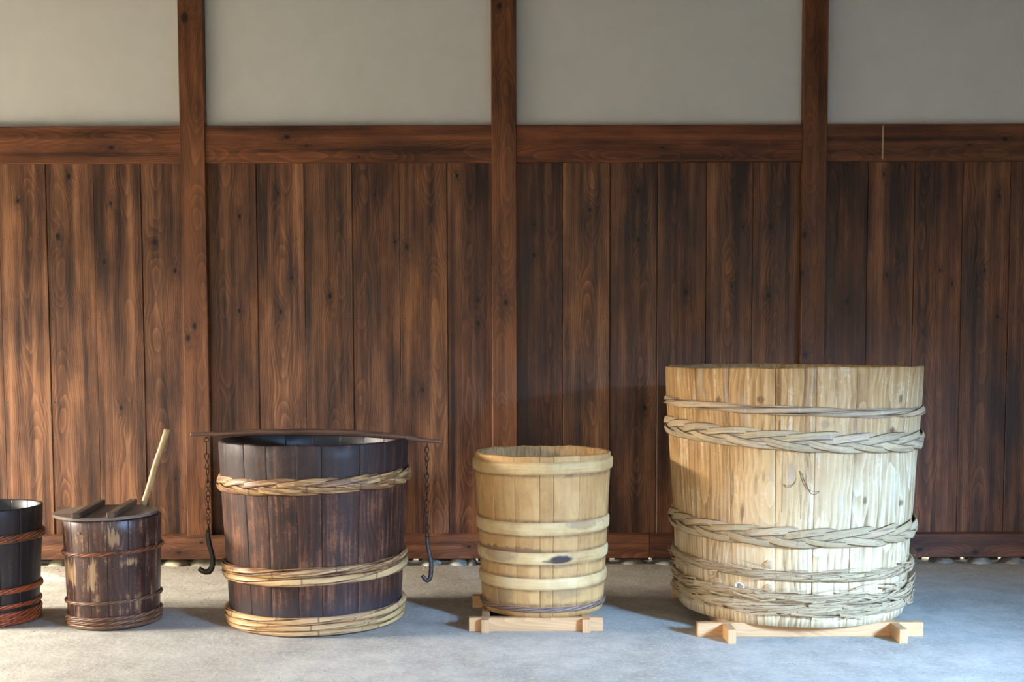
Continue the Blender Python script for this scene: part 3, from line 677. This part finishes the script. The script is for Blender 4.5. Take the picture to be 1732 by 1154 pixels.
# torn splints that stand off the lower hoops
def splinters(parent, zc, spread, count, seed, wmax=0.013):
    rnd = random.Random(seed); vs, fs, uv = [], [], []
    for _ in range(count):
        a0 = rnd.uniform(-1.6, 1.6); L = rnd.uniform(0.05, 0.16); z = zc + rnd.uniform(-spread, spread); sl = rnd.uniform(-0.18, 0.22)
        w = rnd.uniform(0.003, wmax); lift = rnd.uniform(0.002, 0.014); R0 = rfB(z) + 0.031; sgn = rnd.choice((-1, 1))
        n = 6; base = len(vs)
        for i in range(n):
            t = i / (n - 1); a = a0 + sgn * L * t / R0; r = R0 + lift * t * t; k = 1 - 0.75 * t
            for (dz, dr) in ((-w/2 * k, 0), (w/2 * k, 0), (0, 0.0022 * k)):
                vs.append((( r + dr) * math.sin(a), -(r + dr) * math.cos(a), z + sl * L * t + dz)); uv.append((L * t, dz / w + .5))
        for i in range(n - 1):
            for k in range(3):
                fs.append((base + i*3+k, base + i*3+(k+1) % 3, base + (i+1)*3+(k+1) % 3, base + (i+1)*3+k))
        fs.append((base, base+1, base+2)); fs.append((base+(n-1)*3+2, base+(n-1)*3+1, base+(n-1)*3))
    o = mesh('splinters', vs, fs, M['bamboo_frayed'], parent, smooth=False, uvs=uv); o['kind'] = 'stuff'
splinters(h4, hB(0.305), 0.026, 60, 1); splinters(h5, hB(0.212), 0.028, 90, 2); splinters(h6, hB(0.146), 0.03, 90, 3)
def on_big(px, py, off=0.0):
    """point on the outer face of the giant under a pixel"""
    d = ray(px, py).normalized(); o = Vector((0, 0, H)); lo, hi = 4.6, 5.63
    f = lambda Y: (o + d * (Y / d.y))
    for _ in range(40):
        mid = (lo + hi) / 2; p = f(mid); r = math.hypot(p.x - XB, p.y - DB)
        if r > rfB(p.z - HB) + off: lo = mid
        else: hi = mid
    return f(hi) - Vector((XB, DB, HB))
def disc_on(name, px, py, rad, th, mat, label=None, ring=0.0):
    p = on_big(px, py); nrm = Vector((p.x, p.y, 0)).normalized()
    q = nrm.to_track_quat('Z', 'Y').to_matrix().to_4x4(); n = 20; vs, fs = [], []
    for i in range(n):
        a = 2 * PI * i / n; k = 1 + 0.06 * math.sin(3 * a + px)
        for (rr_, hh_) in ((rad * k, -0.004), (rad * k * 0.96, th), ((ring or 0.35 * rad) * k, th), ((ring or 0.35 * rad) * k * 0.9, th - (0.0 if not ring else 0.003))):
            vs.append(Matrix.Translation(p) @ q @ Vector((rr_ * math.cos(a), rr_ * math.sin(a), hh_)))
    for i in range(n):
        j = (i + 1) % n
        for k in range(3): fs.append((i*4+k, j*4+k, j*4+k+1, i*4+k+1))
    fs.append(tuple(i*4+3 for i in range(n)))
    o = mesh(name, vs, fs, mat, big)
    if label: o['label'] = label
    return o
disc_on('plug', 1298.5, 955, 0.019, 0.004, M['plug']); disc_on('plug', 1298.5, 996, 0.021, 0.004, M['plug'])
disc_on('plug', 1251, 993, 0.016, 0.003, M['plug']); disc_on('plug_ring', 1251, 993, 0.023, 0.006, M['dust'], 'chalky white ring around a round plug', ring=0.017)
for q in (((1193, 985), (1213, 970)), ((1200, 972), (1219, 981))):
    a_, b_ = on_big(*q[0], 0.006), on_big(*q[1], 0.012)
    vs, fs = sweep([a_, a_.lerp(b_, .5), b_], [0.0022, 0.002, 0.0012], 6); mesh('twig', vs, fs, M['plug'], big)
def carve(pl, rad=0.0011):
    P = []
    for i in range(len(pl) - 1):
        for k in range(6): P.append(on_big(pl[i][0] + (pl[i+1][0]-pl[i][0]) * k/6, pl[i][1] + (pl[i+1][1]-pl[i][1]) * k/6, -0.0002))
    P.append(on_big(*pl[-1], -0.0002))
    vs, fs = sweep(P, rad, 6); mesh('carved_mark', vs, fs, M['carve'], big)
s4 = lambda x, y: (1100 + x / 3.464, 590 + y / 3.464)
carve([s4(*p) for p in ((780, 795), (800, 805), (825, 800), (848, 780), (856, 755))]); carve([s4(*p) for p in ((780, 795), (795, 815), (820, 812), (845, 790), (856, 755))])
carve([s4(*p) for p in ((870, 712), (880, 740), (895, 785), (915, 820), (945, 835), (990, 838))]); carve([s4(*p) for p in ((870, 712), (890, 735), (905, 780), (925, 820), (940, 850), (965, 857), (990, 838))])
carve([s4(*p) for p in ((772, 660), (773, 800), (770, 960))], 0.0008); carve([s4(*p) for p in ((884, 860), (880, 1000))], 0.0008)

# ---------------------------------------------------------------- 2 honey coloured tub on its stand
XM, DM, HM = 0.145, 5.60, 0.062
beam_frame('wooden_stand', 'small new pine frame stand under the honey coloured banded tub',
           pt(793, 1060, 5.317).x, pt(1020, 1060, 5.317).x, 5.317, 5.80, pt(820.5, 1065, 5.28).x, pt(992, 1065, 5.28).x, 5.282, 5.92, HM, 0.036)
ms = [812, 834, 869, 910, 933, 976, 1006, 1025]
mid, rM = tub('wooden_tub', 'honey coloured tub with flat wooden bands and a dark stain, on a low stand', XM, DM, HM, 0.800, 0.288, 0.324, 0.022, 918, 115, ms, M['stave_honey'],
          rim_amp=0.006, relief=0.0012, inner_mat=M['inner'], jit=0.0003, edge_in=0.0003, rim_step=0.0)
rfM = lambda z: rM(z / (0.80 - HM))
for i, (a, b_) in enumerate(((0.718, 0.776), (0.441, 0.500), (0.307, 0.362), (0.190, 0.243))):
    band(mid, rfM, a - HM, b_ - HM, 0.0085 if i else 0.0115, M['band'], tiltx=0.003, lap=(-0.1, 2.4, 1.9, 2.8)[i], wav=0.002, seed=i)
h = hoop(mid, rfM, 0.098 - HM, 0.010, 0.004, 5, 4, M['bamboo_plum'], 0.011, 0.0035, seed=9, wob=0.001)
h['label'] = 'plum brown rope-like hoop'

# ---------------------------------------------------------------- 3 dark tub
XD, DD = -0.943, 5.62
ds = [378, 398.8, 437.9, 477, 525, 564, 621, 655, 680]
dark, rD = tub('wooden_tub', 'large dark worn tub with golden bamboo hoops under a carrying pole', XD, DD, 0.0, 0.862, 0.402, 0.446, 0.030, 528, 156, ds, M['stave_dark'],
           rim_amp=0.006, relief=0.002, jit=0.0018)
rfD = lambda z: rD(z / 0.862)
hoop(dark, rfD, 0.680, 0.024, 0.009, 5, 3, M['bamboo_gold'], 0.031, 0.006, tiltx=0.012, tilty=0.0, plait=True, seed=11, wob=0.003, N=260)
hoop(dark, rfD, 0.292, 0.014, 0.010, 3, 2, M['bamboo_gold'], 0.034, 0.007, tiltx=0.014, seed=12, wob=0.003)
hoop(dark, rfD, 0.252, 0.012, 0.010, 3, 2, M['bamboo_clean'], 0.030, 0.007, tiltx=0.010, seed=13, wob=0.002)
hoop(dark, rfD, 0.074, 0.011, 0.010, 3, 2, M['bamboo_clean'], 0.027, 0.006, tiltx=0.008, seed=14, wob=0.002)
hoop(dark, rfD, 0.043, 0.010, 0.011, 3, 2, M['bamboo_clean'], 0.026, 0.006, tiltx=0.004, seed=15, wob=0.002)
hoop(dark, rfD, 0.018, 0.008, 0.010, 3, 2, M['bamboo_clean'], 0.020, 0.005, tiltx=0.001, seed=16, wob=0.001)

# ---------------------------------------------------------------- 4 lidded tub
XL, DL = -1.891, 5.553
ls = [112, 136, 170, 199, 231, 252]
lid_t, rL = tub('wooden_tub', 'small dark lacquered tub with a wooden lid and thin cane hoops', XL, DL, 0.0, 0.508, 0.206, 0.224, 0.018, 183, 80, ls, M['stave_lidded'],
            rim_amp=0.0005, jit=0.0003, edge_in=0.0003)
rfL = lambda z: rL(z / 0.508)
hoop(lid_t, rfL, 0.354, 0.007, 0.006, 4, 8, M['bamboo_red'], 0.010, 0.0045, tiltx=0.010, seed=21, wob=0.001)
hoop(lid_t, rfL, 0.127, 0.006, 0.005, 4, 7, M['bamboo_mixed'], 0.009, 0.004, tiltx=0.009, seed=22, wob=0.001)
hoop(lid_t, rfL, 0.052, 0.007, 0.006, 4, 6, M['bamboo_mixed'], 0.010, 0.0045, tiltx=0.006, seed=23, wob=0.001)
hoop(lid_t, rfL, 0.034, 0.007, 0.006, 4, 6, M['bamboo_mixed'], 0.010, 0.0045, tiltx=0.003, seed=24, wob=0.001)
hoop(lid_t, rfL, 0.015, 0.007, 0.005, 4, 6, M['bamboo_mixed'], 0.010, 0.004, tiltx=0.001, seed=25, wob=0.001)
bm = bmesh.new(); bmesh.ops.create_cone(bm, cap_ends=True, segments=16, radius1=0.006, radius2=0.005, depth=0.006, matrix=Matrix.Translation((-0.085, -0.2085, 0.452)) @ Matrix.Rotation(PI/2, 4, 'X'))
from_bm('plug', bm, M['plug'], lid_t)
# lid: three boards, two battens, a notch at the back right for the stick
ZL = 0.5105; LT = 0.014
lc = pt(179, 862, DL); lcx = lc.x
lid = empty('tub_lid', (lcx, DL, ZL), 'round grey wooden lid with two battens lying on the small lacquered tub', 'lid')
f1 = pz(128.5, 871, ZL + LT + .02); b1 = pz(172, 847, ZL + LT + .02); f2 = pz(187, 869.5, ZL + LT + .02); b2 = pz(226, 846, ZL + LT + .02)
nt = pz(243, 853, ZL + LT) - Vector((lcx, DL, ZL))
dirv = ((b1 - f1).normalized() + (b2 - f2).normalized()); dirv.z = 0; dirv.normalize(); ang = math.atan2(dirv.y, dirv.x) - PI/2
na_ = math.atan2(nt.y, nt.x)
out = []
for i in range(96):
    a = 2 * PI * i / 96; r = 0.235
    da = (a - na_ + PI) % (2 * PI) - PI
    if abs(da) < 0.085: r = nt.length - 0.022
    out.append(Vector((r * math.cos(a), r * math.sin(a))))
def clip(poly, n, d, keep):
    res = []
    for i in range(len(poly)):
        p, q = poly[i], poly[(i+1) % len(poly)]; a, b_ = (p.dot(n) - d) * keep, (q.dot(n) - d) * keep
        if a >= 0: res.append(p)
        if a * b_ < 0: res.append(p + (q - p) * (a / (a - b_)))
    return res
n2 = Vector((dirv.x, dirv.y))
cuts = [-0.3, -0.075, 0.078, 0.3]
for i in range(3):
    poly = clip(clip(out, n2, cuts[i] + 0.0008, 1), n2, cuts[i+1] - 0.0008, -1)
    # express in a frame turned so that x runs along the board
    R = Matrix.Rotation(-ang, 2); pl = [R @ p for p in poly]
    bm = bmesh.new(); fv = [bm.verts.new((p.x, p.y, 0)) for p in pl]; f_ = bm.faces.new(fv)
    ex = bmesh.ops.extrude_face_region(bm, geom=[f_]); bmesh.ops.translate(bm, vec=(0, 0, LT), verts=[v for v in ex['geom'] if isinstance(v, bmesh.types.BMVert)])
    bmesh.ops.recalc_face_normals(bm, faces=bm.faces[:])
    o = from_bm('board', bm, M['lidwood'], lid); o.rotation_euler = (0, 0, ang)
for (f_, b_) in ((f1, b1), (f2, b2)):
    c = (f_ + b_) / 2; L = 0.0
    v = b_ - f_; v.z = 0
    o = box('batten', 0.036, v.length, 0.026, M['batten'], lid, Vector((c.x, c.y, ZL + LT + 0.0133)) - Vector((lcx, DL, ZL)), 0.003, (0, 0, math.atan2(v.y, v.x) - PI/2))
# the stick
ntw = pz(243, 853, ZL + LT); tp = pt(282.5, 727, ntw.y - 0.02)
dv = tp - ntw; bot = ntw - dv * ((ntw.z - 0.062) / dv.z)
P = [bot.lerp(tp, i / 24) for i in range(25)]
for i, p in enumerate(P): p += Vector((0.0015 * math.sin(i * 0.9), 0, 0))
P.append(tp + dv.normalized() * 0.003)
vs, fs = sweep(P, [0.015 - 0.0005 * math.sin(i) for i in range(25)] + [0.011], 14)
o = mesh('wooden_stick', [Vector(v) - bot for v in vs], fs, M['stick'], loc=bot); tag(o, 'straight peeled wooden stick leaning out of the lidded tub', 'stick')

# ---------------------------------------------------------------- 5 black tub cut by the left edge of the frame
XK, DK = -2.489, 5.596
blk, rK = tub('wooden_tub', 'open blackened tub with orange cane hoops at the far left edge', XK, DK, 0.0, 0.548, 0.206, 0.238, 0.016, -23, 82, [-75, -40, -8, 22, 46], M['stave_black'], rim_amp=0.001, jit=0.0004, edge_in=0.0003)
rfK = lambda z: rK(z / 0.548)
hoop(blk, rfK, 0.413, 0.012, 0.006, 5, 6, M['bamboo_red'], 0.012, 0.0045, tiltx=0.006, seed=31, wob=0.001)
hoop(blk, rfK, 0.400, 0.010, 0.005, 5, 6, M['bamboo_red'], 0.010, 0.0045, tiltx=0.006, seed=37, wob=0.001)
hoop(blk, rfK, 0.160, 0.011, 0.006, 5, 6, M['bamboo_orange'], 0.012, 0.0045, tiltx=0.008, seed=32, wob=0.001)
hoop(blk, rfK, 0.088, 0.008, 0.005, 4, 6, M['bamboo_orange'], 0.010, 0.004, tiltx=0.006, seed=33, wob=0.001)
hoop(blk, rfK, 0.052, 0.009, 0.006, 4, 6, M['bamboo_orange'], 0.011, 0.0045, tiltx=0.003, seed=34, wob=0.001)
hoop(blk, rfK, 0.033, 0.009, 0.006, 4, 6, M['bamboo_orange'], 0.011, 0.0045, tiltx=0.001, seed=35, wob=0.001)
hoop(blk, rfK, 0.014, 0.008, 0.005, 4, 6, M['bamboo_orange'], 0.010, 0.0045, seed=36, wob=0.001)

# ---------------------------------------------------------------- carrying pole across the dark tub, with chains and hooks
s2 = lambda x, y: (310 + x / 2.8156, 700 + y / 2.8156)
YPL = DD - 0.02
prof = [(36, 102.5, 7.5), (100, 101, 8.5), (160, 99, 10), (260, 95, 11.5), (400, 91.5, 13), (560, 91, 14), (700, 93, 14), (840, 98, 13.5), (960, 107, 12.5), (1060, 117, 11.5), (1150, 130, 9), (1232, 136.5, 8)]
cp = [pt(*s2(x, y), YPL) + Vector((0, 0, 0.003)) for x, y, _ in prof]
yo = Vector(((cp[0].x + cp[-1].x)/2, YPL, cp[5].z))
def catmull(pts, k=6):
    out = []; n = len(pts)
    for i in range(n - 1):
        p0, p1, p2, p3 = pts[max(0, i-1)], pts[i], pts[i+1], pts[min(n-1, i+2)]
        for j in range(k):
            t = j / k
            out.append(0.5 * ((2*p1) + (p2-p0)*t + (2*p0-5*p1+4*p2-p3)*t*t + (3*p1-p0-3*p2+p3)*t*t*t))
    out.append(pts[-1]); return out
sp_ = catmull(cp, 6); rp = catmull([Vector((r, 0, 0)) for _, _, r in prof], 6)
pole = empty('carrying_pole', yo, 'long slim dark wooden carrying pole resting across the dark tub, chains at both ends', 'carrying pole')
vs, fs = [], []
for i, p in enumerate(sp_):
    hz_ = rp[i].x / 2.8156 * YPL / F; wd = hz_ * 1.4; hz_ *= 1.2
    for k in range(14):
        a = 2 * PI * k / 14; ca, sa = math.cos(a), math.sin(a)
        e = 0.75
        vs.append(p - yo + Vector((0, math.copysign(abs(ca)**e, ca) * wd, math.copysign(abs(sa)**e, sa) * hz_)))
n = len(sp_)
for i in range(n - 1):
    for k in range(14): fs.append((i*14+k, i*14+(k+1) % 14, (i+1)*14+(k+1) % 14, (i+1)*14+k))
fs.append(tuple(range(13, -1, -1))); fs.append(tuple((n-1)*14+k for k in range(14)))
mesh('pole', vs, fs, M['yoke'], pole)

def link_mesh(px, y0, y1, wpx, face, name='chain_link', open_top=False):
    """twisted wire link between two pixel heights; face 0 = seen broadside, 1 = edge on"""
    a = pt(px, y0, YPL); b_ = pt(px, y1, YPL); L = a.z - b_.z; w = wpx * YPL / F / 2; P = []
    nseg = 36
    for i in range(nseg):
        t = 2 * PI * i / nseg
        x = w * math.sin(2 * t) * (0.55 + 0.45 * abs(math.sin(t)))*1.0 ; z = L / 2 * math.cos(t); y = 0.0022 * math.sin(t)
        # figure of eight in broadside view
        v = Vector((x, y, z)) if not face else Vector((y * 1.0 + x * 0.28, x, z))
        P.append(v + Vector((a.x, YPL, (a.z + b_.z) / 2)) - yo)
    vs, fs = sweep(P, 0.0022, 6, closed=True); mesh(name, vs, fs, M['iron'], pole)
def wire(pts, rad=0.0021, name='wire'):
    vs, fs = sweep([p - yo for p in pts], rad, 6); return mesh(name, vs, fs, M['iron'], pole)
def eye(px, py, r):
    c = pt(px, py, YPL); P = [c + Vector((r * math.cos(a), 0.002 * math.sin(a), r * math.sin(a))) - yo for a in [2 * PI * i / 20 for i in range(20)]]
    vs, fs = sweep(P, 0.0022, 6, closed=True); mesh('ring', vs, fs, M['iron'], pole)
def hook(pl, radii):
    P = catmull([pt(*s2(x, y), YPL - dy) for x, y, dy in pl], 6); R = [v.x for v in catmull([Vector((r, 0, 0)) for r in radii], 6)]
    R = [r * (1 + 0.06 * math.sin(i * 1.7)) for i, r in enumerate(R)]; R[-1] *= 0.8
    vs, fs = sweep([p - yo for p in P], R, 12); mesh('hook', vs, fs, M['hook'], pole)
# left chain
wire([pt(*s2(111, 88), YPL), pt(*s2(111, 96), YPL), pt(*s2(111, 118), YPL)])
eye(*s2(111, 124), 0.0105)
wire([pt(*s2(110, 134), YPL), pt(*s2(111, 196), YPL)])
xs = [s2(111, 0)[0], s2(115, 0)[0], s2(117, 0)[0], s2(117, 0)[0], s2(118, 0)[0], s2(120, 0)[0]]
ys = [192, 262, 325, 392, 455, 505, 553]
for i in range(6): link_mesh(xs[i], s2(0, ys[i] - 4)[1], s2(0, ys[i+1] + 4)[1], 7.6 if i % 2 == 0 else 7.0, i % 2)
eye(*s2(121, 556), 0.007)
hook([(119, 560, 0), (118, 590, 0), (126, 630, 0), (139, 680, 0), (139, 722, .004), (124, 750, .008), (98, 752, .012), (74, 737, .016)], [.0105, .0125, .0125, .0120, .0130, .0145, .0125, .0115])
# right chain
wire([pt(*s2(1162, 116), YPL), pt(*s2(1162, 135), YPL), pt(*s2(1161, 165), YPL)])
xs = [1160] * 7; ys = [160, 226, 288, 350, 412, 470, 530, 588]
for i in range(7): link_mesh(s2(1160 + (i > 4) * 2, 0)[0], s2(0, ys[i] - 4)[1], s2(0, ys[i+1] + 4)[1], 7.2, i % 2)
eye(*s2(1163, 592), 0.009)
hook([(1161, 586, 0), (1163, 620, 0), (1172, 670, 0), (1180, 715, 0), (1179, 758, .004), (1172, 788, .007), (1156, 792, .010), (1138, 770, .015)], [.0090, .0090, .0100, .0105, .0110, .0110, .0105, .0085])
